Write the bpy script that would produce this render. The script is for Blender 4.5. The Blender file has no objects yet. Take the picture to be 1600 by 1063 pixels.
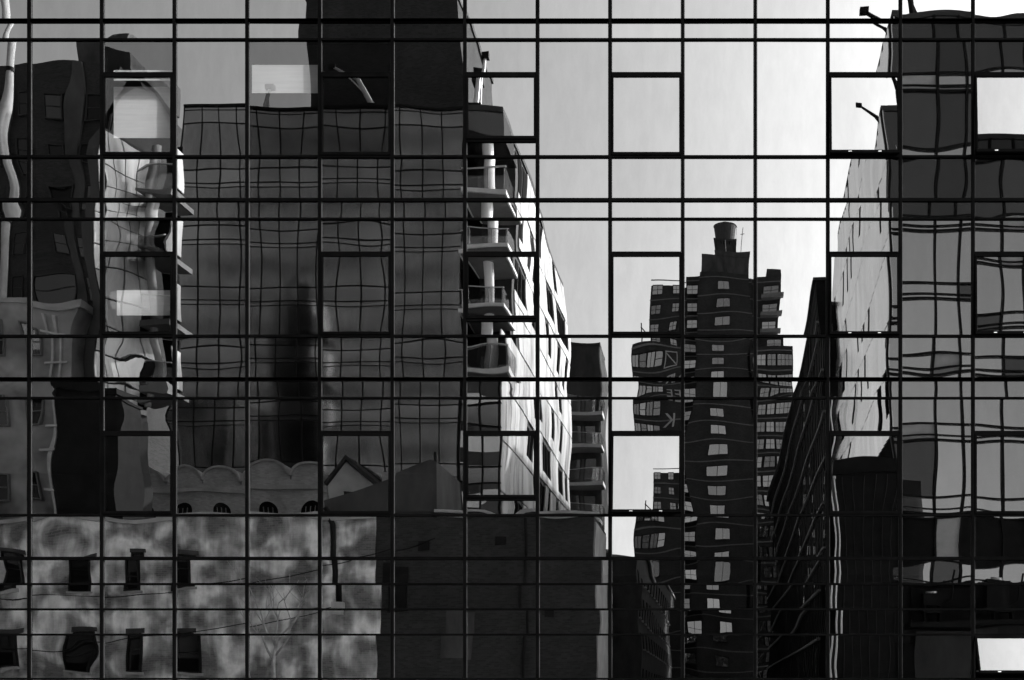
import bpy, math, random
from mathutils import Vector, Matrix
R = math.radians
SC = bpy.context.scene
COL = SC.collection
random.seed(7)

# ------------------------------------------------------------------ camera
cam_d = bpy.data.cameras.new('camera'); cam = bpy.data.objects.new('camera', cam_d); COL.objects.link(cam)
cam.location = (0.0, -20.0, 1.7); cam.rotation_euler = (R(90), 0, 0)
cam_d.sensor_width = 36.0; cam_d.lens = 37.06
cam_d.shift_x = -0.206; cam_d.shift_y = 0.349
cam_d.clip_end = 3000.0
SC.camera = cam

# ------------------------------------------------------------------ sky and sun
SUN_AZ, SUN_EL = 57.0, 33.0          # azimuth measured from the -y street axis towards +x
SKY_STRENGTH = 0.15
W = bpy.data.worlds.new('World'); SC.world = W; W.use_nodes = True
nt = W.node_tree; nt.nodes.clear()
sky = nt.nodes.new('ShaderNodeTexSky'); sky.sky_type = 'NISHITA'; sky.sun_disc = False
sky.sun_elevation = R(SUN_EL); sky.sun_rotation = R(180.0 - SUN_AZ)
sky.altitude = 10; sky.air_density = 0.5; sky.dust_density = 5.0; sky.ozone_density = 1.0
bw = nt.nodes.new('ShaderNodeSeparateColor')      # black-and-white photograph taken through a red filter
bgn = nt.nodes.new('ShaderNodeBackground'); bgn.inputs['Strength'].default_value = SKY_STRENGTH
wo = nt.nodes.new('ShaderNodeOutputWorld')
nt.links.new(sky.outputs[0], bw.inputs[0]); nt.links.new(bw.outputs[0], bgn.inputs['Color']); nt.links.new(bgn.outputs[0], wo.inputs[0])
sd = bpy.data.lights.new('sun', 'SUN'); sd.energy = 2.1; sd.angle = R(0.5); sd.color = (1, 1, 1); sd.cycles.use_multiple_importance_sampling = False
sun = bpy.data.objects.new('sun', sd); COL.objects.link(sun)
to_sun = Vector((math.sin(R(SUN_AZ))*math.cos(R(SUN_EL)), -math.cos(R(SUN_AZ))*math.cos(R(SUN_EL)), math.sin(R(SUN_EL))))
sun.rotation_euler = to_sun.to_track_quat('Z', 'Y').to_euler()
sun.location = to_sun*200
vs = SC.view_settings; vs.view_transform = 'Standard'; vs.look = 'None'; vs.gamma = 1.0; vs.use_curve_mapping = False
vs.exposure = 1.38
cy = SC.cycles; cy.use_denoising = True; cy.caustics_reflective = True; cy.caustics_refractive = False
cy.max_bounces = 10; cy.glossy_bounces = 6; cy.transparent_max_bounces = 16; cy.diffuse_bounces = 3

# ------------------------------------------------------------------ materials
def nodes(name):
    m = bpy.data.materials.new(name); m.use_nodes = True
    t = m.node_tree; t.nodes.clear()
    o = t.nodes.new('ShaderNodeOutputMaterial')
    return m, t, o
def N(t, kind, **kw):
    n = t.nodes.new(kind)
    for k, v in kw.items():
        if k in n.inputs: n.inputs[k].default_value = v
        else: setattr(n, k, v)
    return n
def g(v): return (v, v, v, 1.0)
def ramp(t, src, stops):
    r = t.nodes.new('ShaderNodeValToRGB'); t.links.new(src, r.inputs[0])
    e = r.color_ramp.elements
    while len(e) < len(stops): e.new(0.5)
    for el, (p, v) in zip(e, stops): el.position = p; el.color = g(v)
    return r
def surf(name, lo, hi, scale=2.0, rough=0.7, metal=0.0, stretch=(1, 1, 1), bump=0.0, spec=0.3, detail=6, pos=(0.3, 0.7)):
    """plain surface: grey tone that varies between lo and hi with a noise in object space plus a per-object shift"""
    m, t, o = nodes(name)
    tc = N(t, 'ShaderNodeTexCoord'); mp = N(t, 'ShaderNodeMapping'); mp.inputs['Scale'].default_value = stretch
    geo = N(t, 'ShaderNodeNewGeometry')
    t.links.new(geo.outputs['Position'], mp.inputs['Vector'])
    nz = N(t, 'ShaderNodeTexNoise', Scale=scale, Detail=detail, Roughness=0.6)
    t.links.new(mp.outputs[0], nz.inputs['Vector'])
    r = ramp(t, nz.outputs['Fac'], [(pos[0], lo), (pos[1], hi)])
    p = N(t, 'ShaderNodeBsdfPrincipled', Roughness=rough, Metallic=metal)
    p.inputs['Specular IOR Level'].default_value = spec
    oi = N(t, 'ShaderNodeObjectInfo')
    mr = N(t, 'ShaderNodeMapRange'); mr.inputs['To Min'].default_value = 0.88; mr.inputs['To Max'].default_value = 1.06
    t.links.new(oi.outputs['Random'], mr.inputs['Value'])
    mx = N(t, 'ShaderNodeMix', data_type='RGBA', blend_type='MULTIPLY'); mx.inputs['Factor'].default_value = 1.0
    t.links.new(r.outputs[0], mx.inputs['A']); t.links.new(mr.outputs[0], mx.inputs['B'])
    t.links.new(mx.outputs['Result'], p.inputs['Base Color'])
    if bump:
        b = N(t, 'ShaderNodeBump', Strength=bump, Distance=0.02)
        t.links.new(nz.outputs['Fac'], b.inputs['Height']); t.links.new(b.outputs[0], p.inputs['Normal'])
    t.links.new(p.outputs[0], o.inputs['Surface'])
    return m
def mirror_glass(name, refl, trans, tint=1.0, dust=0.075, vary=0.055, rough=0.0):
    """coated facade glass: part mirror, part see-through, with faint run-down dust streaks"""
    m, t, o = nodes(name)
    geo = N(t, 'ShaderNodeNewGeometry'); mp = N(t, 'ShaderNodeMapping'); mp.inputs['Scale'].default_value = (3.2, 3.2, 1.1)
    t.links.new(geo.outputs['Position'], mp.inputs['Vector'])
    nz = N(t, 'ShaderNodeTexNoise', Scale=1.3, Detail=5, Roughness=0.65)
    t.links.new(mp.outputs[0], nz.inputs['Vector'])
    r = ramp(t, nz.outputs['Fac'], [(0.35, tint*(1-dust)), (0.65, tint)])
    gl = N(t, 'ShaderNodeBsdfGlossy', Roughness=rough); t.links.new(r.outputs[0], gl.inputs['Color'])
    tr = N(t, 'ShaderNodeBsdfTransparent', Color=g(trans))
    oi = N(t, 'ShaderNodeObjectInfo'); mr = N(t, 'ShaderNodeMapRange')
    mr.inputs['To Min'].default_value = refl-vary; mr.inputs['To Max'].default_value = min(1.0, refl+vary)
    t.links.new(oi.outputs['Random'], mr.inputs['Value'])
    mx = N(t, 'ShaderNodeMixShader'); t.links.new(mr.outputs[0], mx.inputs[0])
    t.links.new(tr.outputs[0], mx.inputs[1]); t.links.new(gl.outputs[0], mx.inputs[2])
    t.links.new(mx.outputs[0], o.inputs['Surface'])
    return m
def dark_glass(name, base, refl, rough=0.0, vary=0.03):
    """opaque-looking window glass of a far building: dark room plus a sky reflection"""
    m, t, o = nodes(name)
    d = N(t, 'ShaderNodeBsdfDiffuse', Color=g(base)); gl = N(t, 'ShaderNodeBsdfGlossy', Roughness=rough, Color=g(0.95))
    oi = N(t, 'ShaderNodeObjectInfo'); mr = N(t, 'ShaderNodeMapRange')
    mr.inputs['To Min'].default_value = max(0, refl-vary); mr.inputs['To Max'].default_value = refl+vary
    t.links.new(oi.outputs['Random'], mr.inputs['Value'])
    mx = N(t, 'ShaderNodeMixShader'); t.links.new(mr.outputs[0], mx.inputs[0])
    t.links.new(d.outputs[0], mx.inputs[1]); t.links.new(gl.outputs[0], mx.inputs[2])
    t.links.new(mx.outputs[0], o.inputs['Surface'])
    return m
def brick_mat(name, lo, hi, mortar, glinted=0.0):
    """brickwork; with glinted > 0 pale noise patches in the colour stand in for reflected sun glints"""
    m, t, o = nodes(name)
    geo = N(t, 'ShaderNodeNewGeometry'); sx = N(t, 'ShaderNodeSeparateXYZ'); t.links.new(geo.outputs['Position'], sx.inputs[0])
    ad = N(t, 'ShaderNodeMath', operation='ADD'); t.links.new(sx.outputs['X'], ad.inputs[0]); t.links.new(sx.outputs['Y'], ad.inputs[1])
    cx = N(t, 'ShaderNodeCombineXYZ'); t.links.new(ad.outputs[0], cx.inputs['X']); t.links.new(sx.outputs['Z'], cx.inputs['Y'])
    br = N(t, 'ShaderNodeTexBrick', Color1=g(lo), Color2=g(hi), Mortar=g(mortar), Scale=1.0)
    br.inputs['Mortar Size'].default_value = 0.008; br.inputs['Brick Width'].default_value = 0.215; br.inputs['Row Height'].default_value = 0.075
    t.links.new(cx.outputs[0], br.inputs['Vector'])
    col = br.outputs['Color']
    if glinted:
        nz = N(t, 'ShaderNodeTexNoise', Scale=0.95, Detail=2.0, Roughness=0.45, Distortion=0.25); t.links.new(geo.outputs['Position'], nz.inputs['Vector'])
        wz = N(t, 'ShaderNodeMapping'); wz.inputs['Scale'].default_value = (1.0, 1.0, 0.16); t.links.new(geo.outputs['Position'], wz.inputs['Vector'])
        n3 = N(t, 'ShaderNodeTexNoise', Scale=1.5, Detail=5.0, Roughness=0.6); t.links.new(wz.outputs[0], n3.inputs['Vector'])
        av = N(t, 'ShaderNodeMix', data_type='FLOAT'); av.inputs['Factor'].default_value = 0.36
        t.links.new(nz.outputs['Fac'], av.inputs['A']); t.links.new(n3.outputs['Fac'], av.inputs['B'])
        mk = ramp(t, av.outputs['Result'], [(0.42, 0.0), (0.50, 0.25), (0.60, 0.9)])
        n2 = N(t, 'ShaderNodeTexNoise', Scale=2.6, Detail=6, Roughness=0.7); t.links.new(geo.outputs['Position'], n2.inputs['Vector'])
        glint_tone = ramp(t, n2.outputs['Fac'], [(0.3, glinted*0.7), (0.6, glinted)])
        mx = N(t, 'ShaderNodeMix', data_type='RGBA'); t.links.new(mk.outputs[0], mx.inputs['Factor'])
        t.links.new(col, mx.inputs['A']); t.links.new(glint_tone.outputs[0], mx.inputs['B']); col = mx.outputs['Result']
    else:
        nz = N(t, 'ShaderNodeTexNoise', Scale=0.5, Detail=5, Roughness=0.6); t.links.new(geo.outputs['Position'], nz.inputs['Vector'])
        mk = ramp(t, nz.outputs['Fac'], [(0.3, 0.6), (0.7, 1.0)])
        mx = N(t, 'ShaderNodeMix', data_type='RGBA', blend_type='MULTIPLY'); mx.inputs['Factor'].default_value = 1.0
        t.links.new(col, mx.inputs['A']); t.links.new(mk.outputs[0], mx.inputs['B']); col = mx.outputs['Result']
    p = N(t, 'ShaderNodeBsdfPrincipled', Roughness=0.85); p.inputs['Specular IOR Level'].default_value = 0.2
    t.links.new(col, p.inputs['Base Color'])
    b = N(t, 'ShaderNodeBump', Strength=0.5, Distance=0.01); t.links.new(br.outputs['Fac'], b.inputs['Height']); b.invert = True
    t.links.new(b.outputs[0], p.inputs['Normal'])
    t.links.new(p.outputs[0], o.inputs['Surface'])
    return m

M = {
 'frame': surf('black_aluminium', 0.0015, 0.003, 3, 0.7, 0.0, spec=0.0),
 'gasket': surf('grey_gasket', 0.02, 0.03, 3, 0.6, spec=0.1),
 'glass': mirror_glass('coated_glass', 0.74, 0.55),
 'midglass': mirror_glass('half_coated_glass', 0.36, 0.5, vary=0.02),
 'clear': mirror_glass('clearer_glass', 0.34, 0.85, vary=0.02),
 'interior': surf('dark_interior', 0.02, 0.035, 1.5, 0.9, spec=0.0),
 'blind': surf('white_blind', 0.5, 0.58, 1.0, 0.9, stretch=(1, 1, 20), spec=0.0),
 'asphalt': surf('worn_concrete_road', 0.24, 0.32, 1.2, 0.9, bump=0.3),
 'pavement': surf('pavement', 0.2, 0.3, 1.5, 0.9, bump=0.2),
 'paint': surf('road_paint', 0.6, 0.75, 5, 0.8),
 'glinted': brick_mat('sun_glint_brick', 0.09, 0.15, 0.17, 0.92),  # pale patches are sun glints off the glass, painted into the brick colour
 'brick': brick_mat('grey_brick', 0.30, 0.42, 0.36),
 'darkbrick': brick_mat('dark_brick', 0.022, 0.042, 0.038),
 'darkstucco': surf('dark_stucco', 0.022, 0.065, 0.9, 0.9, bump=0.3, stretch=(1, 1, 0.45), detail=8),
 'black': surf('black_metal', 0.004, 0.010, 2, 0.6, spec=0.1),
 'concrete': surf('concrete', 0.22, 0.34, 1.2, 0.85, bump=0.2),
 'palewall': surf('pale_wall', 0.30, 0.46, 0.7, 0.85, bump=0.2),
 'mottled': surf('mottled_render', 0.10, 0.42, 0.45, 0.85, detail=3, bump=0.2),
 'white': surf('white_panel', 0.22, 0.62, 0.7, 0.35, stretch=(1, 1, 0.22), detail=5, pos=(0.36, 0.60), spec=0.5),  # streaky tone puts glints of reflected sun into the panel colour
 'whitecol': surf('white_column', 0.74, 0.82, 2, 0.6),
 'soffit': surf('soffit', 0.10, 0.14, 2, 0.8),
 'palemetal': surf('pale_metal_panel', 0.86, 0.95, 1.0, 0.12, 0.9, stretch=(1, 1, 0.2), spec=0.6),
 'joint': surf('dark_joint', 0.02, 0.03, 2, 0.8),
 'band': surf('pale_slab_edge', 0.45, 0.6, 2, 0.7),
 'finband': surf('grey_slab_edge', 0.11, 0.17, 2, 0.7),
 'addedwall': surf('added_tower_cladding', 0.10, 0.17, 0.25, 0.8, stretch=(1, 1, 0.5)),
 'towerband': surf('tower_floor_band', 0.09, 0.14, 2, 0.8),
 'winframe': surf('window_frame', 0.10, 0.14, 3, 0.6),
 'gridframe': surf('dark_mullion', 0.006, 0.010, 3, 0.5, spec=0.1),
 'gridglass': mirror_glass('tinted_office_glass', 0.36, 0.42, 0.85, dust=0.25, vary=0.03, rough=0.10),
 'spandrel': dark_glass('spandrel_glass', 0.02, 0.36, rough=0.10),
 'officeglass': dark_glass('office_glass', 0.05, 0.66, vary=0.05),
 'officedark': dark_glass('office_dark_glass', 0.015, 0.12, vary=0.03),
 'towerglass': dark_glass('tower_window_glass', 0.08, 0.42, vary=0.20),
 'houseglass': dark_glass('house_window_glass', 0.006, 0.05, vary=0.04),
 'voidglass': dark_glass('unlit_window_glass', 0.004, 0.03, vary=0.02),
 'railglass': mirror_glass('rail_glass', 0.10, 0.75, vary=0.05),
 'steel': surf('galvanised_steel', 0.40, 0.55, 3, 0.4, 0.6),
 'wood': surf('tank_wood', 0.03, 0.06, 2, 0.9, stretch=(6, 6, 0.4)),
 'bark': surf('bark', 0.22, 0.38, 5, 0.9),
 'darkroof': surf('roof_felt', 0.03, 0.05, 2, 0.9),
 'letter': surf('sign_letter', 0.30, 0.36, 2, 0.8),
}

# ------------------------------------------------------------------ mesh helpers
class MB:
    """collects shapes and links them as one mesh object. Depth s is the distance from the glass front (y = -s)."""
    def __init__(self): self.v = []; self.f = []
    def raw(self, verts, faces):
        b = len(self.v); self.v += [tuple(p) for p in verts]; self.f += [tuple(i+b for i in q) for q in faces]; return self
    def box(self, x0, x1, y0, y1, z0, z1):
        vs_ = [(x, y, z) for z in (z0, z1) for y in (y0, y1) for x in (x0, x1)]
        return self.raw(vs_, [(0, 2, 3, 1), (4, 5, 7, 6), (0, 1, 5, 4), (2, 6, 7, 3), (0, 4, 6, 2), (1, 3, 7, 5)])
    def sbox(self, x0, x1, s0, s1, z0, z1): return self.box(x0, x1, -s1, -s0, z0, z1)
    def prism(self, pts, z0, z1):               # pts: plan (x, s)
        n = len(pts); vs_ = [(x, -s, z0) for x, s in pts] + [(x, -s, z1) for x, s in pts]
        return self.raw(vs_, [tuple(range(n)), tuple(range(2*n-1, n-1, -1))] + [(i, (i+1) % n, (i+1) % n+n, i+n) for i in range(n)])
    def profile(self, pts, y0, y1):             # pts: elevation (x, z)
        n = len(pts); vs_ = [(x, y0, z) for x, z in pts] + [(x, y1, z) for x, z in pts]
        return self.raw(vs_, [tuple(range(n)), tuple(range(2*n-1, n-1, -1))] + [(i, (i+1) % n, (i+1) % n+n, i+n) for i in range(n)])
    def tube(self, pts, radii, n=8):
        pts = [Vector(p) for p in pts]
        if not isinstance(radii, (list, tuple)): radii = [radii]*len(pts)
        rings = []
        for i, p in enumerate(pts):
            d = (pts[min(i+1, len(pts)-1)]-pts[max(i-1, 0)]).normalized()
            a = d.orthogonal().normalized(); b_ = d.cross(a)
            rings.append([p+(a*math.cos(2*math.pi*k/n)+b_*math.sin(2*math.pi*k/n))*radii[i] for k in range(n)])
        # keep rings aligned
        for i in range(1, len(rings)):
            best = min(range(n), key=lambda s: (rings[i][s]-rings[i-1][0]-(pts[i]-pts[i-1])).length)
            rings[i] = rings[i][best:]+rings[i][:best]
        vs_ = [p for r_ in rings for p in r_]; fs = []
        for i in range(len(rings)-1):
            for k in range(n): fs.append((i*n+k, i*n+(k+1) % n, (i+1)*n+(k+1) % n, (i+1)*n+k))
        fs.append(tuple(range(n-1, -1, -1))); L = (len(rings)-1)*n; fs.append(tuple(range(L, L+n)))
        return self.raw(vs_, fs)
    def mesh(self, name, mat, smooth=False):
        me = bpy.data.meshes.new(name); me.from_pydata(self.v, [], self.f); me.materials.append(M[mat])
        if smooth:
            for p in me.polygons: p.use_smooth = True
        me.update(); return me
    def build(self, name, mat, parent=None, loc=(0, 0, 0), smooth=False):
        return link(name, self.mesh(name, mat, smooth), parent, loc)
def link(name, me, parent=None, loc=(0, 0, 0), rot=None):
    o = bpy.data.objects.new(name, me); COL.objects.link(o); o.location = loc
    if rot: o.rotation_euler = rot
    if parent: o.parent = parent
    return o
def thing(name, label, cat, loc=(0, 0, 0), group=None):
    o = bpy.data.objects.new(name, None); COL.objects.link(o); o.location = loc; o.empty_display_size = 0.5
    o['label'] = label; o['category'] = cat
    if group: o['group'] = group
    return o
def part(name, mat, parent, x0, x1, s0, s1, z0, z1):
    return MB().sbox(x0, x1, s0, s1, z0, z1).build(name, mat, parent)
_cache = {}
def boxmesh(key, mat, w, d, h):     # shared centred box
    k = (key, mat, round(w, 4), round(d, 4), round(h, 4))
    if k not in _cache: _cache[k] = MB().box(-w/2, w/2, -d/2, d/2, -h/2, h/2).mesh(key, mat)
    return _cache[k]
def struct(o): o['kind'] = 'structure'; return o

# ------------------------------------------------------------------ ground
struct(MB().box(-900, 900, -1200, 300, -0.5, 0.0).build('ground', 'asphalt'))
struct(MB().sbox(-90, 90, 0.0, 3.6, 0.0, 0.13).build('pavement', 'pavement'))
struct(MB().sbox(-90, -3.9, 19.0, 24.0, 0.0, 0.13).build('pavement', 'pavement'))
struct(MB().sbox(5.6, 90, 22.0, 31.0, 0.0, 0.13).build('pavement', 'pavement'))
struct(MB().sbox(5.0, 7.1, 31.0, 146.0, 0.0, 0.13).build('pavement', 'pavement'))
for i in range(14):
    struct(MB().sbox(-60+i*6, -57+i*6, 11.2, 11.35, 0.0, 0.004).build('lane_marking', 'paint'))

# ------------------------------------------------------------------ the mirrored glass front
gb = thing('glass_office_building', 'mirrored glass curtain wall with black grid frame filling the whole view', 'building')
P = 1.3764; X0 = -13.151
def cx_(k): return X0+P*k
KMIN, KMAX = -2, 15
S_LEVELS = [4.335, 7.731, 11.131, 14.530]
TOPZ = 18.40
rows = [(0.13, 2.052), (2.052, 2.890), (2.890, 3.370), (3.370, 3.849), (3.849, 4.335)]
for S in S_LEVELS:
    rows += [(S, S+0.819), (S+0.819, S+3.040), (S+3.040, S+3.400)]
rows = [r for r in rows if r[1] < TOPZ]
OPEN_COLS = (1, 4, 6, 8, 11, 13)
TILT = {(8, 0): 5.2, (11, 2): 2.9, (13, 2): 4.0, (11, 1): 0.8, (13, 1): 1.2, (13, 'g'): 25.0}
CLEAR = {(1, 2), (1, 1), (3, 2), (4, 2)}
hm = {}
def wob(rnd, n=4):
    return [(rnd.uniform(0.8, 3.0), rnd.uniform(0.8, 3.0), rnd.uniform(0, 6.28), rnd.uniform(-1, 1)) for _ in range(n)]
def pane_mesh(w, h, seed, amp, ripple, bow=None):
    """one sheet of glass, bowed and rippled by a millimetre or two as real insulated panes are"""
    rnd = random.Random(seed)
    nx = max(4, int(w/0.10)); nz = max(4, int(h/0.10))
    A = rnd.uniform(0.5, 1.25)*amp*rnd.choice((-1, 1, 1))*min(1.0, (min(w, h)/1.25)**1.3)
    if bow: A = bow
    T = rnd.uniform(-0.35, 0.35)*amp*min(1, h/1.2)
    off = (rnd.uniform(-.25, .25), rnd.uniform(-.25, .25))
    wv = wob(rnd)
    def hgt(u, v):
        e = (1-u*u)*(1-v*v)
        d = A*e*(1+off[0]*u+off[1]*v)+T*u*v
        for fx, fz, ph, a in wv: d += ripple*a*math.sin(fx*u*w/1.3+fz*v*h/1.6+ph)*(0.35+0.65*e)
        return d*0.001
    vs_ = []; fs = []
    for j in range(nz+1):
        v = -1+2*j/nz
        for i in range(nx+1):
            u = -1+2*i/nx
            vs_.append((u*w/2, hgt(u, v), v*h/2))
    for j in range(nz):
        for i in range(nx):
            a = j*(nx+1)+i; fs.append((a, a+1, a+nx+2, a+nx+1))
    me = bpy.data.meshes.new('pane'); me.from_pydata(vs_, [], fs)
    for p in me.polygons: p.use_smooth = True
    me.update(); return me
def pane(parent, w, h, loc, seed, amp, ripple, mat, tilt=0.0014, bow=None):
    me = pane_mesh(w, h, seed, amp, ripple, bow); me.materials.append(M[mat])
    rnd = random.Random(seed+991)
    return link('pane', me, parent, loc, (rnd.gauss(0, tilt), 0, rnd.gauss(0, tilt)))
def warp(k, z):
    amp, rip = 0.95, 0.24
    if k <= 0: amp, rip = 1.6, 1.1
    if k == 1 and z > 5: amp, rip = 1.3, 1.7
    if k in (6, 7) and z < 11: rip = 0.34
    if k in (10, 11): amp, rip = 1.0, 0.42
    if k >= 12: amp, rip = 1.3, 0.35
    if k == 9: amp = 1.35
    if z < 5: rip += 0.08
    return amp, rip
def sash(k, ztop, zbot, tilt, fi, mat):
    w = P-0.065; h = ztop-zbot
    m = MB(); b = 0.042
    m.box(-w/2, w/2, -0.028, 0.03, -b, 0); m.box(-w/2, w/2, -0.028, 0.03, -h, -h+b*1.25)
    m.box(-w/2, -w/2+b*.8, -0.026, 0.028, -h+b*1.25, -b); m.box(w/2-b*.8, w/2, -0.026, 0.028, -h+b*1.25, -b)
    o = m.build('window', 'frame', gb, (cx_(k)+P/2, -0.022, ztop)); o.rotation_euler = (-R(tilt), 0, 0)
    amp, rip = warp(k, zbot)
    pane(o, w-b*1.5, h-b*2.2, (0, -0.006, -h/2), 5000+k*37+fi*7, amp, rip, mat, 0.0003)
    if tilt > 0.5:
        for dx in (-0.28, 0.28): MB().box(dx-0.03, dx+0.03, -0.036, -0.028, -h+0.012, -h+0.03).build('catch', 'steel', o)
        for dx in (-w/2+0.05, w/2-0.05):
            a_ = MB().tube([(dx, 0.03, -h+0.06), (dx, 0.03+math.sin(R(tilt))*h*0.95, -h+0.22)], 0.010, 6)
            a_.build('stay_arm', 'steel', o)
        MB().box(-w/2-0.01, w/2+0.01, 0.01, 0.05, 0, 0.02).build('hinge', 'frame', o)
for k in range(KMIN, KMAX):
    for ri, (za, zb) in enumerate(rows):
        seed = 100*k+ri+3000; w = P-0.04; h = zb-za-0.03
        amp, rip = warp(k, za); mid = (za+zb)/2; xc = cx_(k)+P/2
        fi = (ri-5)//3; kind = (ri-5) % 3
        if ri >= 5 and kind == 1 and k in OPEN_COLS:
            S = S_LEVELS[fi]; zo = S+2.390
            clear = 'clear' if (k, fi) in CLEAR else 'glass'
            pane(gb, w, zb-zo-0.03, (xc, 0, (zb+zo)/2), seed, amp, rip, clear)
            MB().box(cx_(k)+0.03, cx_(k+1)-0.03, -0.033, 0.1, zo-0.026, zo+0.026).build('transom', 'frame', gb)
            zl = za
            if k == 6:
                zl = za+0.30
                MB().box(cx_(k)+0.03, cx_(k+1)-0.03, -0.033, 0.1, zl-0.024, zl+0.024).build('transom', 'frame', gb)
                pane(gb, w, zl-za-0.03, (xc, 0, (za+zl)/2), seed+1, amp, rip, 'glass')
                zl += 0.024
            sash(k, zo-0.030, zl+(0.022 if k != 6 else 0.004), TILT.get((k, fi), 0.0), fi, 'midglass' if (k, fi) == (13, 2) else clear)
        elif (k, 'g') in TILT and ri == 1:
            sash(k, zb-0.03, za+0.02, TILT[(k, 'g')], 9, 'clear')
        else:
            mat = 'clear' if (ri >= 5 and kind == 1 and (k, fi) in CLEAR) else 'glass'
            pane(gb, w, h, (xc, 0, mid), seed, amp, rip, mat, bow=1.6 if (k, ri) == (9, 6) else None)
for k in range(KMIN, KMAX+1):
    x = cx_(k); m = MB()
    m.box(x-0.027, x+0.027, -0.040, 0.13, 0.0, TOPZ)
    o = m.build('mullion', 'frame', gb)
    for dx in (-0.034, 0.034): MB().box(x+dx-0.004, x+dx+0.004, -0.012, 0.02, 0.13, TOPZ).build('gasket', 'gasket', o)
zl = sorted({round(z, 3) for r in rows for z in r})
for z in zl:
    main = any(abs(z-S) < 0.01 for S in S_LEVELS)
    t_ = 0.030 if main else (0.022 if any(abs(z-S-.819) < 0.01 for S in S_LEVELS) else 0.018)
    MB().box(cx_(KMIN), cx_(KMAX), -0.036, 0.12, z-t_, z+t_).build('transom', 'frame', gb)
# rooms behind the glass
for S in [0.13]+S_LEVELS+[17.93]:
    MB().box(cx_(KMIN)-8, cx_(KMAX)+8, 0.16, 7.0, S-0.30, S-0.02).build('floor_slab', 'interior', gb)
MB().box(cx_(KMIN)-8, cx_(KMAX)+8, 7.0, 7.3, 0.0, TOPZ).build('back_wall', 'interior', gb)
MB().box(cx_(KMIN)-8.3, cx_(KMIN)-8, 0.0, 7.3, 0.0, TOPZ).build('side_wall', 'interior', gb)
MB().box(cx_(KMAX)+8, cx_(KMAX)+8.3, 0.0, 7.3, 0.0, TOPZ).build('side_wall', 'interior', gb)
MB().box(cx_(KMIN)-8, cx_(KMIN), 0.0, 0.25, 0.0, TOPZ).build('end_wall', 'black', gb)
MB().box(cx_(KMAX), cx_(KMAX)+8, 0.0, 0.25, 0.0, TOPZ).build('end_wall', 'black', gb)
MB().box(cx_(KMIN)-8.3, cx_(KMAX)+8.3, -0.05, 7.3, TOPZ, 18.9).build('upper_wall', 'black', gb)
def blind(k, z0, z1, x0=0.06, x1=0.06):
    MB().box(cx_(k)+x0, cx_(k+1)-x1, 0.20, 0.206, z0, z1).build('roller_blind', 'blind', gb)
blind(1, 12.42, 13.40, .10); blind(1, 13.52, 13.72, .10)
blind(3, 13.28, 13.82, -0.02, 0.03)
blind(1, 9.02, 9.50, .16, .06)

# ------------------------------------------------------------------ buildings across the street (seen in the glass)
def wall_window(parent, x, s, z, w, h, mat, bars=(1, 1), frame='winframe', name='window', depth=0.12, tilt=0.0):
    """window in a wall facing the glass front; frame mesh shared, pane a child"""
    key = ('wf', round(w, 3), round(h, 3), bars, frame)
    if key not in _cache:
        m = MB(); t_ = 0.06
        m.box(-w/2, w/2, -0.03, depth, h/2-t_, h/2); m.box(-w/2, w/2, -0.03, depth, -h/2, -h/2+t_)
        m.box(-w/2, -w/2+t_, -0.03, depth-.005, -h/2+t_, h/2-t_); m.box(w/2-t_, w/2, -0.03, depth-.005, -h/2+t_, h/2-t_)
        for i in range(1, bars[0]+1):
            xx = -w/2+w*i/(bars[0]+1); m.box(xx-.03, xx+.03, -0.02, 0.07, -h/2+t_, h/2-t_)
        for i in range(1, bars[1]+1):
            zz = -h/2+h*i/(bars[1]+1); m.box(-w/2+t_, w/2-t_, -0.02, 0.062, zz-.025, zz+.025)
        _cache[key] = m.mesh('window', frame)
    o = link(name, _cache[key], parent, (x, -s, z))
    pk = ('wp', round(w, 3), round(h, 3), mat)
    if pk not in _cache: _cache[pk] = MB().box(-w/2+.05, w/2-.05, -0.01, 0.03, -h/2+.05, h/2-.05).mesh('pane', mat)
    p = link('pane', _cache[pk], o, (0, 0, 0), (random.gauss(0, tilt), 0, random.gauss(0, tilt)) if tilt else None)
    return o

# --- low brick house with sun glints painted on and the dark stucco house beside it
A = thing('brick_warehouse', 'low brick warehouse with painted-in sun glints reflected along the bottom left panes', 'building', (-24, -26, 0))
def at(parent): return parent
def place(o, parent):      # keep world position when the parent Empty is not at the origin
    o.location = Vector(o.location)-Vector(parent.location); return o
def ppart(name, mat, parent, *a): return place(part(name, mat, parent, *a), parent)
ppart('wall', 'glinted', A, -46, -14.5, 24, 26.0, 0, 9.15)
ppart('parapet_coping', 'concrete', A, -46, -14.5, 23.88, 24.25, 9.15, 9.33)
ppart('roof', 'darkroof', A, -46, -14.5, 24.26, 26, 9.15, 9.2)
for zc in (6.9, 3.6):
    for x, w in ((-26.75, 0.95), (-24.55, 0.55), (-22.4, 0.95), (-29.8, 0.95), (-33.0, 0.95)):
        place(wall_window(A, x, 23.96, zc, w, 1.5, 'voidglass', (0, 1), 'black', depth=0.10), A)
        ppart('sill', 'concrete', A, x-w/2-.1, x+w/2+.1, 23.84, 23.95, zc-.86, zc-.76)
        ppart('lintel', 'darkstucco', A, x-w/2-.1, x+w/2+.1, 23.93, 23.99, zc+.76, zc+.95)
B = thing('stucco_house', 'windowless dark stucco house reflected below the balcony block', 'building', (-11, -27, 0))
ppart('wall', 'darkbrick', B, -14.49, -5.3, 24.15, 28.7, 0, 9.30)
ppart('coping', 'concrete', B, -12.0, -5.2, 24.05, 24.4, 9.30, 9.42)
place(MB().profile([(-16.7, 9.34), (-11.95, 9.34), (-11.95, 11.5), (-12.2, 11.62), (-16.7, 9.95)], -28.6, -24.3).build('gable', 'darkstucco', B), B)
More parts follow.
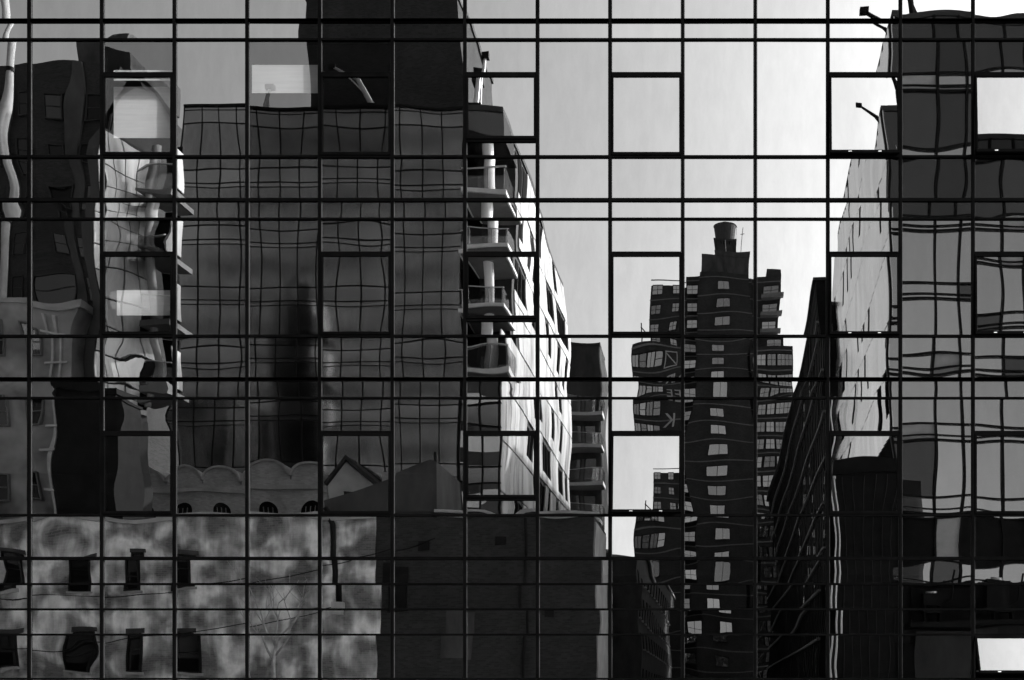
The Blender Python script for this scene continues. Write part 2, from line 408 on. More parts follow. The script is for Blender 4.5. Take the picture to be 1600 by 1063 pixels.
place(MB().tube([(-12.1, -24.6, 11.4), (-12.1, -24.6, 12.0)], 0.07).build('vent_pipe', 'black', B), B)
for xx, zz in ((-12.6, 8.2), (-9.4, 8.25), (-7.3, 5.1)): ppart('vent', 'black', B, xx-.22, xx+.22, 24.1, 24.149, zz-.16, zz+.16)
ppart('bricked_up_window', 'darkstucco', B, -11.6, -10.5, 24.12, 24.149, 3.4, 5.3)
place(MB().tube([(-8.3, -24.06, 0.2), (-8.3, -24.06, 9.2)], .06, 8).build('downpipe', 'black', B), B)
ppart('corner_strip', 'concrete', B, -5.299, -5.24, 24.3, 28.4, 0.1, 9.1)
ppart('louvre', 'black', B, -14.2, -13.2, 24.08, 24.14, 5.2, 7.2)
dp = thing('drainpipe', 'dark drainpipe on the seam of the brick and stucco houses', 'pipe', (-16.2, -23.9, 0))
place(MB().tube([(-16.2, -23.98, 5.6), (-16.2, -23.98, 9.0), (-16.55, -24.05, 9.6)], 0.13, 10).build('pipe', 'black', dp, smooth=True), dp)
place(MB().sbox(-16.45, -15.95, 23.7, 23.98, 5.1, 5.6).build('hopper', 'steel', dp), dp)
def cable(name, a, b, sag, r, label):
    pts = []
    for i in range(17):
        t_ = i/16; p = Vector(a).lerp(Vector(b), t_); p.z -= sag*4*t_*(1-t_); pts.append(p)
    o = MB().tube(pts, r, 5).build(name, 'black'); o['label'] = label; o['category'] = 'cable'; return o
cable('overhead_cable', (-30.5, -23.6, 5.9), (-12, -23.7, 8.4), 0.9, 0.022, 'thin black cable sagging across the low brick wall')
cable('overhead_cable', (-33, -23.5, 3.6), (-16.3, -23.75, 5.4), 0.5, 0.02, 'lower thin cable fixed to the drainpipe hopper')

# --- bare sapling in front of the brick wall
sp = thing('bare_sapling', 'leafless sapling with forked branches before the low brick wall', 'tree', (-18.1, -22.2, 0))
def limb(m, p, d, L, r, depth, rnd):
    pts = [p]; rr = [r]; q = p.copy(); dd = d.copy()
    for i in range(4):
        dd = (dd+Vector((rnd.gauss(0, .10), rnd.gauss(0, .10), .06))).normalized(); q = q+dd*L/4; pts.append(q.copy()); rr.append(r*(1-.16*(i+1)))
    m.tube(pts, rr, 6)
    if depth:
        for j in range(rnd.choice((2, 3))):
            nd = (dd+Vector((rnd.gauss(0, .55), rnd.gauss(0, .4), rnd.uniform(0, .3)))).normalized()
            limb(m, pts[rnd.choice((2, 3, 4))], nd, L*rnd.uniform(.55, .75), r*.5, depth-1, rnd)
sp.scale = (1.35, 1.35, 1.35)
tm = MB(); tm.tube([(0, 0, 0), (0.03, 0, 1.0), (0.0, 0, 2.3), (0.05, 0.0, 3.0)], [.09, .075, .06, .05], 8); tm.build('trunk', 'bark', sp, smooth=True)
rb = random.Random(5)
for j, d in enumerate(((-.6, .1, 1), (.5, 0, 1), (.1, .2, 1), (-.35, -.1, 1), (.8, 0, .8))):
    bm_ = MB(); limb(bm_, Vector((0.02, 0, 2.3+.14*j)), Vector(d).normalized(), 1.5, .035, 2, rb); bm_.build('branch', 'bark', sp, smooth=True)

# --- grid glass office block
C = thing('grid_glass_block', 'dark office block with thin black glass grid reflected left of centre', 'building', (-23, -49, 0))
CX0, CX1, NB = -31.1, -14.85, 14
bw_ = (CX1-CX0)/NB
ppart('core', 'interior', C, CX0+.4, CX1-.4, 51, 56, 0, 35.0)
ppart('lower_wall', 'darkstucco', C, CX0, CX1, 40.0, 40.4, 0, 10.4)
ppart('side_wall', 'darkstucco', C, CX0, CX0+.3, 40.4, 58, 0, 35.2)
ppart('rear_wall', 'darkstucco', C, CX0, CX1, 57.7, 58, 0, 35.2)
ppart('roof', 'darkroof', C, CX0, CX1, 40.2, 58, 35.0, 35.25)
for i in range(NB):
    place(link('spandrel_pane', boxmesh('spandrel_pane', 'spandrel', bw_-.02, .02, 1.0), C, (CX0+bw_*(i+.5), -40.05, 34.73)), C)
for dz in (.25, 1.02): ppart('transom', 'gridframe', C, CX0, CX1, 40.025, 40.10, 35.25-dz-.025, 35.25-dz+.025)
for j in range(-4, 3):
    L = 25.05+3.4*j
    ppart('floor_slab', 'interior', C, CX0+.31, CX1-.02, 40.6, 51, L-.7, L-.4)
    for i in range(NB):
        xa = CX0+bw_*(i+.5)
        rr = random.gauss(0, .0018), 0, random.gauss(0, .0018)
        k1 = 'pane_v'
        if k1 not in _cache: _cache[k1] = MB().box(-bw_/2+.01, bw_/2-.01, -.02, .0, -1.19, 1.19).mesh('pane', 'gridglass')
        place(link('pane', _cache[k1], C, (xa, -40.06, L+1.19), rr), C)
        k2 = 'pane_s'
        if k2 not in _cache: _cache[k2] = MB().box(-bw_/2+.01, bw_/2-.01, -.02, .0, -.51, .51).mesh('spandrel_pane', 'spandrel')
        place(link('spandrel_pane', _cache[k2], C, (xa, -40.06, L-.51), rr), C)
    for dz, t_ in ((0, .030), (-.77, .026), (-1.02, .018)):
        ppart('transom', 'gridframe', C, CX0, CX1, 40.025, 40.10, L+dz-t_, L+dz+t_)
ppart('transom', 'gridframe', C, CX0, CX1, 39.93, 40.2, 35.20, 35.32)
for i in range(NB+1):
    xa = CX0+bw_*i; ppart('mullion', 'gridframe', C, xa-.030, xa+.030, 40.02, 40.12, 10.4, 35.3)
ppart('plant_room', 'darkbrick', C, -25.4, -15.9, 44, 53, 35.25, 44.0)
ppart('plant_room_coping', 'darkstucco', C, -25.5, -15.8, 43.9, 53.1, 44.0, 44.25)
# arched brick house standing in front of the grid block
AR = thing('arched_brick_house', 'old brick house with round arched parapet below the dark glass grid', 'building', (-27, -39, 0))
ppart('wall', 'brick', AR, -33.2, -21.8, 38.3, 39.7, 0, 13.5)
for i in range(5):
    xa = -32.0+2.25*i
    pts = [(xa-1.1, 13.51)]+[(xa+1.1*math.cos(R(a)), 13.7+.85*math.sin(R(a))) for a in range(180, -1, -15)]+[(xa+1.1, 13.51)]
    place(MB().profile(pts, -39.6, -38.34).build('arched_parapet', 'brick', AR), AR)
    cop = [(xa+1.14*math.cos(R(a)), 13.7+.89*math.sin(R(a))) for a in range(180, -1, -15)]+[(xa+1.02*math.cos(R(a)), 13.7+.77*math.sin(R(a))) for a in range(0, 181, 15)]
    place(MB().profile(cop, -38.339, -38.2).build('arched_coping', 'concrete', AR), AR)
    pts2 = [(xa-.5, 10.0), (xa-.5, 11.9)]+[(xa+.5*math.cos(R(a)), 11.9+.5*math.sin(R(a))) for a in range(165, 14, -15)]+[(xa+.5, 11.9), (xa+.5, 10.0)]
    place(MB().profile(pts2, -38.299, -38.24).build('arched_window', 'voidglass', AR), AR)
    for dx in (-.25, 0, .25): ppart('glazing_bar', 'winframe', AR, xa+dx-.02, xa+dx+.02, 38.2, 38.239, 10.0, 12.1)
    ppart('glazing_bar', 'winframe', AR, xa-.5, xa+.5, 38.2, 38.238, 11.1, 11.15)
ppart('string_course', 'concrete', AR, -33.25, -21.75, 38.15, 38.299, 13.0, 13.2)
GH = thing('gabled_brick_house', 'small gabled brick house beside the arched parapet', 'building', (-20.5, -39, 0))
place(MB().profile([(-21.75, 0), (-21.75, 13.4), (-20.7, 14.7), (-18.4, 12.6), (-18.4, 0)], -39.7, -38.5).build('wall', 'palewall', GH), GH)
place(MB().profile([(-21.85, 13.36), (-20.7, 14.78), (-18.3, 12.58), (-18.3, 12.75), (-20.7, 14.98), (-21.85, 13.56)], -39.8, -38.3).build('roof_edge', 'darkroof', GH), GH)
ppart('window', 'voidglass', GH, -20.9, -20.3, 38.45, 38.499, 12.0, 13.2)
ppart('chimney', 'brick', GH, -19.3, -18.8, 39, 39.5, 13.2, 14.3)

# --- white balcony block
E = thing('balcony_block', 'white apartment block with corner balconies and round white column', 'building', (-13.5, -50, 0))
EX = -12.55
ppart('wall', 'joint', E, -14.80, EX-.10, 43.4, 66, 0, 35.0)
ppart('roof', 'darkroof', E, -14.8, EX, 40.05, 66, 35.0, 35.3)
ppart('fascia', 'officedark', E, -14.8, EX+.0, 40.0, 43.35, 33.6, 34.99)
zs = [33.4, 30.6, 27.2, 23.8, 20.4]
for i, z in enumerate(zs[1:]):
    ppart('balcony_slab', 'band', E, -14.82, EX+.25, 39.3, 43.39, z-.22, z)
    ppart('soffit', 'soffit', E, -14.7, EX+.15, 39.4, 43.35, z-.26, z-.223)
    ra = ppart('railing', 'railglass', E, -14.75, EX+.2, 39.36, 39.39, z+.02, z+1.05)
    rb_ = ppart('railing', 'railglass', E, EX+.17, EX+.2, 39.40, 41.4, z+.02, z+1.05)
    ppart('handrail', 'steel', E, -14.78, EX+.24, 39.33, 39.42, z+1.055, z+1.10)
    for xx in (-14.6, -13.3, EX+.12): ppart('rail_post', 'steel', E, xx-.03, xx+.03, 39.40, 39.46, z+.01, z+1.05)
    ppart('balcony_door', 'officeglass', E, -14.6, -13.9, 43.28, 43.36, z+.02, z+2.3)
place(MB().tube([(-13.55, -40.9, 20.3), (-13.55, -40.9, 33.6)], 0.30, 20).build('column', 'whitecol', E, smooth=True), E)
ppart('soffit_lamp', 'whitecol', E, -14.0, -13.7, 40.4, 40.7, 33.54, 33.6)
for j in range(-4, -1):
    L = 25.05+3.4*j
    for i in range(2):
        xa = -14.8+.55+1.1*i
        place(link('pane', boxmesh('pane', 'officeglass', 1.06, .04, 2.36), E, (xa, -40.1, L+1.19), (random.gauss(0, .002), 0, random.gauss(0, .002))), E)
        place(link('spandrel_pane', boxmesh('spandrel_pane', 'spandrel', 1.06, .04, .98), E, (xa, -40.1, L-.51)), E)
    for dz in (0, -1.02): ppart('transom', 'gridframe', E, -14.8, EX, 39.98, 40.2, L+dz-.04, L+dz+.04)
for xx in (-14.75, -13.7, -12.65): ppart('mullion', 'gridframe', E, xx-.05, xx+.05, 39.97, 40.21, 8, 20.1)
ppart('front_wall', 'joint', E, -14.79, EX-.12, 40.25, 43.39, 0, 20.1)
rnd = random.Random(11)
PW = 1.3
for r_ in range(11):
    z0 = 1.0+3.1*r_
    for i in range(20):
        s0 = 40.05+PW*i
        if z0 > 20 and s0 < 43.4: continue
        zt = min(z0+2.97, 34.99)
        if rnd.random() < .3 and i > 1:
            place(link('window', boxmesh('window', 'voidglass', .05, PW-.35, 2.0), E, (EX-.08, -(s0+PW/2), z0+1.75)), E)
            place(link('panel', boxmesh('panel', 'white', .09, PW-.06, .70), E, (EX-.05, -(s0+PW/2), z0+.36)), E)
        else:
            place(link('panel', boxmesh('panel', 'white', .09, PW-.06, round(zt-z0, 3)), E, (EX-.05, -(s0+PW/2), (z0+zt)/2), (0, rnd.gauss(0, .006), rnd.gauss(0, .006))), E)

# --- dark apartment house with projecting balconies
F = thing('dark_apartment_house', 'dark ribbed apartment house with three projecting glass balconies', 'building', (-13, -79, 0))
ppart('wall', 'darkstucco', F, -18, -11.1, 76, 81, 0, 34.2)
for i in range(10): ppart('rib', 'winframe', F, -11.099, -11.0, 76.15+.48*i, 76.3+.48*i, 10, 34.1)
ppart('coping', 'darkroof', F, -18.1, -11.0, 75.9, 81.1, 34.2, 34.5)
for z in (27.3, 24.1, 20.9, 17.7):
    ppart('balcony_slab', 'band', F, -14.3, -10.7, 73.8, 75.99, z-.3, z)
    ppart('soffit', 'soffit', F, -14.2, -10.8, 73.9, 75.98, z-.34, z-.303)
    ppart('railing', 'railglass', F, -14.25, -10.75, 73.84, 73.88, z+.01, z+1.1)
    ppart('railing', 'railglass', F, -10.79, -10.75, 73.89, 75.9, z+.01, z+1.1)
    ppart('handrail', 'steel', F, -14.28, -10.7, 73.8, 73.9, z+1.105, z+1.15)
    for xx in (-13.6, -12.1): ppart('balcony_door', 'towerglass', F, xx-.5, xx+.5, 75.92, 75.99, z+.02, z+2.3)
    ppart('door_frame', 'winframe', F, -12.95, -12.75, 75.9, 75.99, z+.02, z+2.3)

# --- low grey row running down the street on the left
Mr = thing('grey_street_row', 'low grey row of houses lining the street beneath the brick tower', 'building', (-11, -100, 0))
ppart('wall', 'darkstucco', Mr, -18, -8.0, 83, 140, 0, 16.0)
ppart('cornice', 'concrete', Mr, -18, -7.8, 82.9, 140, 16.0, 16.3)
for i in range(14):
    for z in (4, 7.2, 10.4, 13.4):
        place(link('window', boxmesh('window', 'houseglass', .06, 1.1, 1.7), Mr, (-7.99, -(85+4*i), z)), Mr)
        place(link('sill', boxmesh('sill', 'concrete', .22, 1.4, .12), Mr, (-7.92, -(85+4*i), z-.95)), Mr)

# --- brick tower closing the street
G = thing('brick_tower', 'tall dark brick tower with pale floor bands and white paired windows', 'building', (0, -155, 0))
def gp(name, mat, *a): return ppart(name, mat, G, *a)
gp('wall', 'darkbrick', -6.4, 5.1, 148.5, 166, 0, 68.8)
gp('centre_bay', 'darkbrick', -4.3, 4.6, 147.4, 148.49, 0, 69.0)
gp('left_wing', 'darkbrick', -11.7, -6.41, 149.2, 164, 0, 67.4)
gp('right_wing', 'darkbrick', 5.11, 9.5, 149.2, 164, 0, 69.0)
gp('low_wing', 'darkbrick', -14.0, -6.42, 146.6, 149.19, 0, 57.3)
gp('side_wing', 'darkbrick', 5.12, 10.9, 147.6, 149.19, 0, 57.6)
gp('penthouse', 'darkstucco', -4.2, 4.7, 149, 160, 68.8, 72.6)
gp('parapet_step', 'darkbrick', 7.2, 9.6, 149.1, 156, 69.0, 70.2)
gp('penthouse_step', 'darkstucco', -2.0, 4.75, 148.9, 158, 72.6, 73.4)
FH = 2.8
nwin = 0
for fl in range(24):
    z = 68.2-FH*fl
    if z < 3: break
    for (xa, xb, s_) in ((-6.45, 5.15, 148.44), (-4.35, 4.65, 147.34), (-11.75, -6.43, 149.14), (5.16, 9.55, 149.14)):
        if z > 57.6 or xa in (-6.45, -4.35): gp('floor_band', 'towerband', xa, xb, s_, s_+.08, z-.12, z+.02)
    zc = z-1.45
    place(wall_window(G, -.65, 147.36, zc, 2.2, 1.45, 'towerglass', (1, 0), 'black', tilt=.006), G)
    place(wall_window(G, -5.35, 148.46, zc, 1.9, 1.45, 'towerglass', (1, 1), 'black', tilt=.006), G)
    gp('balcony_recess', 'black', -6.2, -4.5, 148.42, 148.48, zc-1.3, zc-.8)
    if zc > 58.2:
        place(wall_window(G, -10.9, 149.16, zc, 1.3, 1.4, 'towerglass', (1, 1), 'black', tilt=.006), G)
        place(wall_window(G, -8.2, 149.16, zc, 1.1, 1.4, 'towerglass', (1, 1), 'black', tilt=.006), G)
        place(wall_window(G, 8.0, 149.16, zc, 2.3, 1.5, 'towerglass', (1, 1), 'black', tilt=.006), G)
        gp('balcony', 'winframe', 6.6, 9.9, 148.2, 149.18, zc-1.35, zc-.75)
    elif zc < 56:
        for i, x in enumerate((-13.4, -12.35, -11.3, -10.3)):
            place(wall_window(G, x, 146.56, zc, .98, 1.55, 'towerglass', (0, 1) if i % 2 else (1, 0), 'black', tilt=.006), G)
        for x in (6.2, 7.6, 9.0, 10.2):
            place(wall_window(G, x, 147.56, zc, 1.25, 1.7, 'towerglass', (1, 1), 'black', tilt=.006), G)
        gp('floor_band', 'winframe', -14.02, -6.45, 146.52, 146.59, z-.14, z+.02)
        gp('floor_band', 'winframe', 5.14, 10.92, 147.52, 147.59, z-.14, z+.02)
def letters(txt, x, z, size):
    cu = bpy.data.curves.new('sign_letter', 'FONT'); cu.body = txt; cu.size = size; cu.extrude = 0.02; cu.align_x = 'CENTER'
    ob = bpy.data.objects.new('tmp', cu); COL.objects.link(ob)
    dg = bpy.context.evaluated_depsgraph_get(); me = bpy.data.meshes.new_from_object(ob.evaluated_get(dg)); bpy.data.objects.remove(ob)
    me.name = 'sign_letter'; me.materials.clear(); me.materials.append(M['letter'])
    # faces the glass front: text plane upright, read from +y
    o = link('sign_letter', me, G, (x, -146.52, z), (R(90), 0, R(180))); place(o, G)
for ch, z in (('R', 51.6), ('E', 48.2), ('K', 44.8), ('T', 41.6)): letters(ch, -8.55, z, 2.6)
for ch, z in (('N', 51.6), ('E', 48.2)): letters(ch, -7.1, z, 2.6)
m = MB()
m.box(-9.6, -7.9, 146.4, 146.5, 54.9, 55.0)
m = MB()
for (xa, xb, za, zb) in ((-9.5, -7.7, 54.4, 54.52), (-9.5, -7.7, 56.2, 56.32), (-9.5, -9.38, 54.5, 56.2), (-7.82, -7.7, 54.5, 56.2)): m.sbox(xa, xb, 146.5, 146.56, za, zb)
m.raw([(-9.35, -146.54, 55.95), (-9.35, -146.54, 56.15), (-7.9, -146.54, 54.75), (-7.9, -146.54, 54.55)], [(0, 1, 2, 3)])
place(m.build('emblem', 'letter', G), G)

wt = thing('water_tower', 'round wooden rooftop water tank with conical lid on brick tower', 'water tank', (0.3, -153, 73.4))
def ring(m, r0, r1, z0, z1, n=20):
    m.raw([(r0*math.cos(2*math.pi*k/n), r0*math.sin(2*math.pi*k/n), z0) for k in range(n)]+[(r1*math.cos(2*math.pi*k/n), r1*math.sin(2*math.pi*k/n), z1) for k in range(n)],
          [(k, (k+1) % n, (k+1) % n+n, k+n) for k in range(n)]+[tuple(range(n-1, -1, -1)), tuple(range(n, 2*n))])
m = MB(); ring(m, 1.85, 2.0, 3.0, 5.9); m.build('tank', 'wood', wt)
m = MB(); ring(m, 2.1, 0.9, 5.9, 6.5); ring(m, .9, .05, 6.5, 6.75); m.build('lid', 'darkroof', wt)
for a in range(4):
    xx, yy = (1.9, -1.9, 1.9, -1.9)[a], (1.9, 1.9, -1.9, -1.9)[a]
    MB().box(xx-.3, xx+.3, yy-.3, yy+.3, 0, 2.75).build('leg', 'darkbrick', wt)
MB().box(-2.25, 2.25, -2.25, 2.25, 2.75, 3.0).build('platform', 'darkroof', wt)
for zz in (.9,): 
    for yy in (-2.0, 2.0): MB().box(-1.6, 1.6, yy-.1, yy+.1, zz, zz+.5).build('brace', 'darkroof', wt)
MB().tube([(.1, 2.3, -1.5), (.1, 2.3, 2.8)], .07, 6).build('riser_pipe', 'steel', wt)
for xx in (-.8, -.3, .4, .9): MB().tube([(xx, 1.9, 2.2), (xx, 1.9, 2.75)], .08, 6).build('joist', 'black', wt)
MB().tube([(2.15, .3, 0), (2.15, .3, 5.9)], .05, 5).build('ladder', 'steel', wt)
an = thing('radio_mast', 'thin radio mast beside the rooftop water tank', 'mast', (3.4, -152, 73.4))
MB().tube([(0, 0, 0), (0, 0, 5.2)], .05, 5).build('pole', 'black', an)
MB().tube([(-.3, 0, 4.2), (.3, 0, 4.2)], .05, 5).build('crossbar', 'black', an)
an2 = thing('roof_antenna', 'small roof antenna on the lower wing of brick tower', 'antenna', (-12.8, -147.6, 57.3))
MB().tube([(0, 0, 0), (0, 0, 4.2)], .09, 5).build('pole', 'black', an2)
MB().tube([(-.1, 0, 3.6), (1.0, 0, 2.4), (0, 0, 1.2)], .1, 5).build('bracket', 'black', an2)

# --- dark glass row on the right of the street
H = thing('dark_fin_block', 'dark street block with pale slanting floor bands below the brick tower', 'building', (12, -100, 0))
ppart('wall', 'black', H, 7.25, 20, 56, 141, 0, 31.8)
for z in [2.6+3.25*i for i in range(10)]:
    ppart('floor_band', 'finband', H, 7.02, 7.24, 56, 141, z, z+.16)
for i in range(58):
    ppart('fin', 'black', H, 7.18, 7.245, 56.4+1.45*i, 56.52+1.45*i, 2.8, 31.7)
rnd = random.Random(3)
for i in range(57):
    for j in range(9):
        if rnd.random() < .35:
            place(link('pane', boxmesh('pane', 'officeglass', .04, 1.25, 2.6), H, (7.235, -(57.18+1.45*i), 4.3+3.25*j), (0, 0, rnd.gauss(0, .01))), H)
ppart('roof', 'darkroof', H, 7.0, 20, 55.9, 141.1, 31.8, 32.0)

# --- pale panel office on the right
I = thing('pale_panel_office', 'office block with pale metal side and grey glass front at far right', 'building', (15, -42, 0))
IX = 8.1
ppart('wall', 'joint', I, IX+.12, 25, 31.3, 55, 0, 34.5)
ppart('roof', 'darkroof', I, IX, 25, 31.0, 55, 34.5, 34.8)
rnd = random.Random(4)
fl_z = [14.4+3.38*i for i in range(6)]
PN = 24; pw = 24/PN
for z in fl_z:
    for i in range(PN):
        s0 = 31.0+pw*i
        if rnd.random() < .24:
            place(link('window', boxmesh('window', 'voidglass', .06, pw*.7, 2.0), I, (IX+.09, -(s0+pw/2), z+2.3)), I)
            place(link('panel', boxmesh('panel', 'palemetal', .09, pw-.035, 1.2), I, (IX+.05, -(s0+pw/2), z+.62), (0, rnd.gauss(0, .003), R(-3.2)+rnd.gauss(0, .003))), I)
            continue
        zz = z+1.69
        me = boxmesh('panel', 'palemetal', .09, pw-.035, 3.335)
        place(link('panel', me, I, (IX+.05, -(s0+pw/2), zz), (0, rnd.gauss(0, .003), R(-3.2)+rnd.gauss(0, .003))), I)
for z in [1+3.38*i for i in range(4)]:
    for i in range(12): place(link('base_pane', boxmesh('base_pane', 'officedark', .05, 1.9, 3.25), I, (IX+.08, -(32+2*i), z+1.68)), I)
xs = [IX]; 
while xs[-1] < 23: xs.append(xs[-1]+(1.25, 2.1)[len(xs) % 2])
zb_ = [7.2, 10.6]+[14.0+3.42*i for i in range(7)]
for j, z in enumerate(zb_[:-1]):
    h = zb_[j+1]-z
    for i in range(len(xs)-1):
        xc = (xs[i]+xs[i+1])/2; ww = xs[i+1]-xs[i]-.04
        mt = ('palewall' if rnd.random() < .75 else 'black') if j == 0 else 'officedark' if (z > 23 and i < 4) or rnd.random() < .12 else 'officeglass'
        rt = (rnd.gauss(0, .003), 0, rnd.gauss(0, .003))
        place(link('pane', boxmesh('pane', mt, ww, .05, h-.86), I, (xc, -31.1, z+.82+(h-.86)/2), rt), I)
        mt2 = 'palewall' if rnd.random() < .08 else 'officedark' if rnd.random() < .12 else 'officeglass'
        place(link('spandrel_pane', boxmesh('spandrel_pane', mt2, ww, .05, .76), I, (xc, -31.1, z+.40), rt), I)
    for dz, t_ in ((0, .05), (.80, .04), (.24, .025)): ppart('transom', 'gridframe', I, IX, 25, 30.95, 31.2, z+dz-t_, z+dz+t_)
for x in xs: ppart('mullion', 'gridframe', I, x-.055, x+.055, 30.94, 31.21, 7.2, 34.5)
ppart('shopfront', 'black', I, IX, 25, 31.0, 31.25, 0, 4.3)
ppart('sign_band', 'black', I, IX+.9, 25, 30.9, 31.05, 5.41, 7.0)
ppart('roller_shutter', 'darkstucco', I, IX+1.2, IX+5, 30.95, 30.999, 0.2, 5.0)
ppart('canopy', 'black', I, IX+.6, 25, 29.4, 31.0, 5.1, 5.4)

for xx, ww, hh, lb in ((9.9, .9, .75, 'squat dark cooling unit on the right canopy'), (13.1, 1.1, 1.5, 'tall dark cooling unit on the right canopy beside the last pane')):
    cu_ = thing('cooling_unit', lb, 'cooling unit', (xx, -30.2, 5.4), 'cooling units on the canopy')
    MB().box(-ww/2, ww/2, -.35, .35, .5, .5+hh).build('casing', 'black', cu_)
    for sx in (-1, 1): MB().box(sx*ww*.4-.04, sx*ww*.4+.04, -.3, .3, 0, .5).build('leg', 'black', cu_)
    MB().tube([(0, 0, .5+hh), (0, 0, .62+hh)], .28, 12).build('fan_cowl', 'steel', cu_)
    MB().tube([(ww/2, 0, .7), (ww/2+.5, 0, .9), (ww/2+.6, .0, 2.2)], .05, 6).build('duct', 'black', cu_)

# --- dark corner block in front of the pale side
cb = thing('dark_corner_block', 'dark seamed corner block below the pale metal side', 'building', (6.8, -30, 0))
ppart('wall', 'black', cb, 5.35, 8.0, 28.9, 30.8, 0, 12.1)
ppart('fascia', 'black', cb, 5.3, 8.05, 28.8, 30.85, 12.1, 12.7)
for i in range(6): ppart('seam', 'darkstucco', cb, 5.7+.42*i, 5.715+.42*i, 28.86, 28.899, .3, 12.0)
for xx, hh, lb in ((5.02, 15.0, 'taller pale flagpole beside the dark corner block'), (5.22, 11.5, 'shorter pale flagpole beside the dark corner block')):
    fp = thing('flagpole', lb, 'pole', (xx, -27.6, 0.13), 'flagpoles by the corner block')
    MB().tube([(0, 0, 0), (0, 0, hh)], [.045, .03], 8).build('pole', 'whitecol', fp, smooth=True)
    MB().tube([(0, 0, hh), (0, 0, hh+.12)], .07, 8).build('finial', 'steel', fp)
    MB().box(-.2, .2, -.2, .2, 0, .15).build('base', 'concrete', fp)

# --- left: rear tower, mottled house, black stack, slim white stand-in for the balcony block mirrored twice
Dd = thing('left_rear_tower', 'tall dark tower with faint window columns at the upper left', 'building', (-50, -60, 0))
ppart('wall', 'darkbrick', Dd, -60, -43.5, 55, 70, 0, 46.6)
ppart('plant_room', 'darkstucco', Dd, -46.8, -42.9, 56, 62, 46.6, 48.9)
for fl in range(13):
    for x in (-57, -54.5, -52, -49.5, -47.2, -45.2):
        place(wall_window(Dd, x, 54.95, 43.5-3.2*fl, 1.1, 1.7, 'houseglass', (0, 1), 'joint', tilt=.003), Dd)
for x in (-55.8, -50.8, -46.2): ppart('pilaster', 'darkstucco', Dd, x-.35, x+.35, 54.8, 54.99, 0, 46.5)
K = thing('mottled_house', 'mottled grey rendered house reflected at the left edge', 'building', (-33, -31, 0))
ppart('wall', 'mottled', K, -37, -30.4, 29.2, 35, 0, 20.0)
ppart('coping', 'concrete', K, -37.1, -30.3, 29.1, 35, 20.0, 20.25)
for z in (18.4, 15, 11.6):
    for x in (-32.2, -33.9, -35.6):
        place(wall_window(K, x, 29.15, z, .8, 1.3, 'towerglass' if (z, x) == (18.4, -32.2) else 'houseglass', (0, 1)), K)
for x in (-31.3, -30.9): ppart('service_pipe', 'steel', K, x-.05, x+.05, 29.05, 29.15, 9, 19.8)
for z in (10.2, 11.4, 13.2, 14.2, 16.2, 17.3, 18.9): ppart('pipe_bracket', 'steel', K, -31.6, -30.5, 29.0, 29.1, z, z+.1)
Lb = thing('black_stair_tower', 'plain black stair tower rising behind the low brick warehouse', 'building', (-29, -30, 0))
ppart('shaft', 'black', Lb, -29.4, -26.5, 26.2, 28.1, 0, 15.1)
ppart('cap', 'black', Lb, -29.5, -26.4, 26.1, 28.2, 15.1, 15.35)
J = thing('mirror_copy_block', 'slim sunlit white panel block with dark balconies at left, stand-in for the balcony block mirrored twice', 'building', (-29, -33, 0))  # made-up block standing in for a second reflection of the balcony block
ja, jb = Vector((-28.85, 28.5)), Vector((-27.5, 30.7))
du = (jb-ja); LJ = du.length; du.normalize(); nrm = Vector((du.y, -du.x))
place(MB().prism([(ja.x, ja.y), (jb.x, jb.y), (jb.x-1.6, jb.y+.8), (ja.x-1.2, ja.y+1.2)], 0, 28.0).build('wall', 'joint', J), J)
ang = math.atan2(-du.y, du.x)
NJ = 4
for r_ in range(10):
    z0 = 15.2+1.27*r_
    for i in range(NJ):
        c = ja+du*(LJ*(i+.5)/NJ)+nrm*.04
        dark = random.random() < .1
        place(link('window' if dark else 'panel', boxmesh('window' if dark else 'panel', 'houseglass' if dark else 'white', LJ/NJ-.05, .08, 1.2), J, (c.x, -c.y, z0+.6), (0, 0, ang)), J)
for i in range(4):
    z = 16.4+3.1*i
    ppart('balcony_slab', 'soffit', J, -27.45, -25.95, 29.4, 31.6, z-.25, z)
    ppart('railing', 'railglass', J, -27.4, -26.0, 29.45, 29.49, z+.01, z+1.0)
    ppart('handrail', 'steel', J, -27.43, -25.97, 29.43, 29.51, z+1.005, z+1.04)
    ppart('back_panel', 'black', J, -27.45, -26.6, 31.6, 31.8, z, z+2.84)
    ppart('mirror_copy_screen', 'white', J, -26.15, -26.1, 29.9, 30.9, z+.3, z+2.0)
place(MB().tube([(-27.0, -29.9, 15.9), (-27.0, -29.9, 28.0)], .2, 16).build('column', 'concrete', J, smooth=True), J)
fl_ = thing('flue_pipe', 'tall pale flue pipe at the left edge of the glass', 'pipe', (-39.4, -38, 0))
MB().tube([(0, 0, 0), (0, 0, 43)], .24, 16).build('pipe', 'concrete', fl_, smooth=True)
for z in (12, 20, 28, 36): MB().tube([(0, 0, z), (0, 0, z+.25)], .29, 16).build('collar', 'black', fl_)

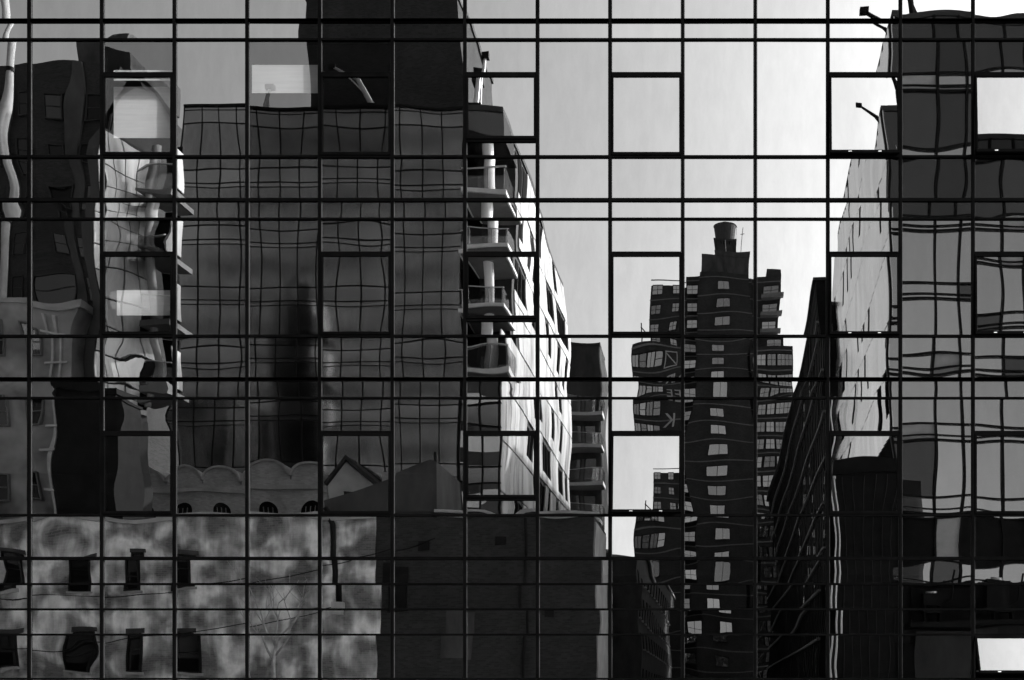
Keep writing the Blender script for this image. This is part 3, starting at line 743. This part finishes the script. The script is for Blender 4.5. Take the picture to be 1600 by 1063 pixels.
# --- unseen tower added behind the glass building to darken the grid block's reflection
RT = thing('added_tower', 'grey tower added out of view, its slanting roof mirrored faintly in the dark glass grid', 'building', (-40, 18, 0))
place(MB().profile([(-60, 0), (-60, 38), (-57.5, 42), (-49, 58), (-44, 70), (-20, 70), (-20, 0)], 10, 26).build('wall', 'addedwall', RT), RT)
for i in range(20):
    zz = 3.2+3.3*i; xl = -59.8 if zz < 37 else (-57.3+(zz-42)*.53 if zz < 58 else -48.5+(zz-58)*.42)
    place(MB().box(max(xl, -59.8)+.8, -20.3, 9.93, 9.999, zz, zz+1.5).build('added_tower_window_band', 'voidglass', RT), RT)
for xx in (-52, -44, -36, -28): place(MB().box(xx-.35, xx+.35, 9.85, 9.929, 0, 40 if xx < -50 else 60).build('added_tower_pier', 'addedwall', RT), RT)

# --- roof davits
def davit(x, s, z, lean, L, label, mat='steel', flip=1):
    d = thing('roof_davit', label, 'davit', (x, -s, z), 'davit arms on the roofs')
    MB().box(-.35, .35, -.35, .35, 0, .3).build('base', 'black', d)
    top = Vector((lean*.4, 0, L*.62))
    MB().tube([(0, 0, .3), top], .14, 8).build('post', mat, d)
    tip = top+Vector((lean*flip, 0.2, L*.38)); MB().tube([top, tip], [.12, .07], 8).build('arm', mat, d)
    MB().tube([(0.25*flip, 0, .3), top.lerp(tip, .6)], .05, 6).build('stay', mat, d)
    MB().box(tip.x-.2, tip.x+.2, tip.y-.12, tip.y+.12, tip.z-.12, tip.z+.12).build('pulley', 'black', d)
davit(-26.9, 42, 35.25, .3, 2.2, 'short davit arm standing left of the plant room')
davit(-20.3, 40.6, 35.25, -1.6, 2.6, 'pale davit arm against the dark plant room')
davit(-14.1, 40.7, 35.3, .35, 3.4, 'twin pole davit on the balcony block roof corner')
davit(-29.2, 30.0, 28.0, 1.0, 2.2, 'leaning davit arm over the slim white stand-in block', 'black')
davit(8.6, 33.5, 34.8, -1.1, 1.5, 'dark davit arm leaning out over the pale metal side', 'black')
davit(9.3, 31.8, 34.8, -.5, 2.2, 'tall davit arm cut by the top edge at right', 'black')
hp = thing('roof_hoist', 'small dark hoist box above the balcony block roof', 'hoist', (-14.3, -41.8, 35.3))
MB().box(-.25, .35, -.4, .4, 2.2, 3.4).build('box', 'black', hp); MB().box(-.1, .1, -.1, .1, 0, 2.2).build('post', 'black', hp)
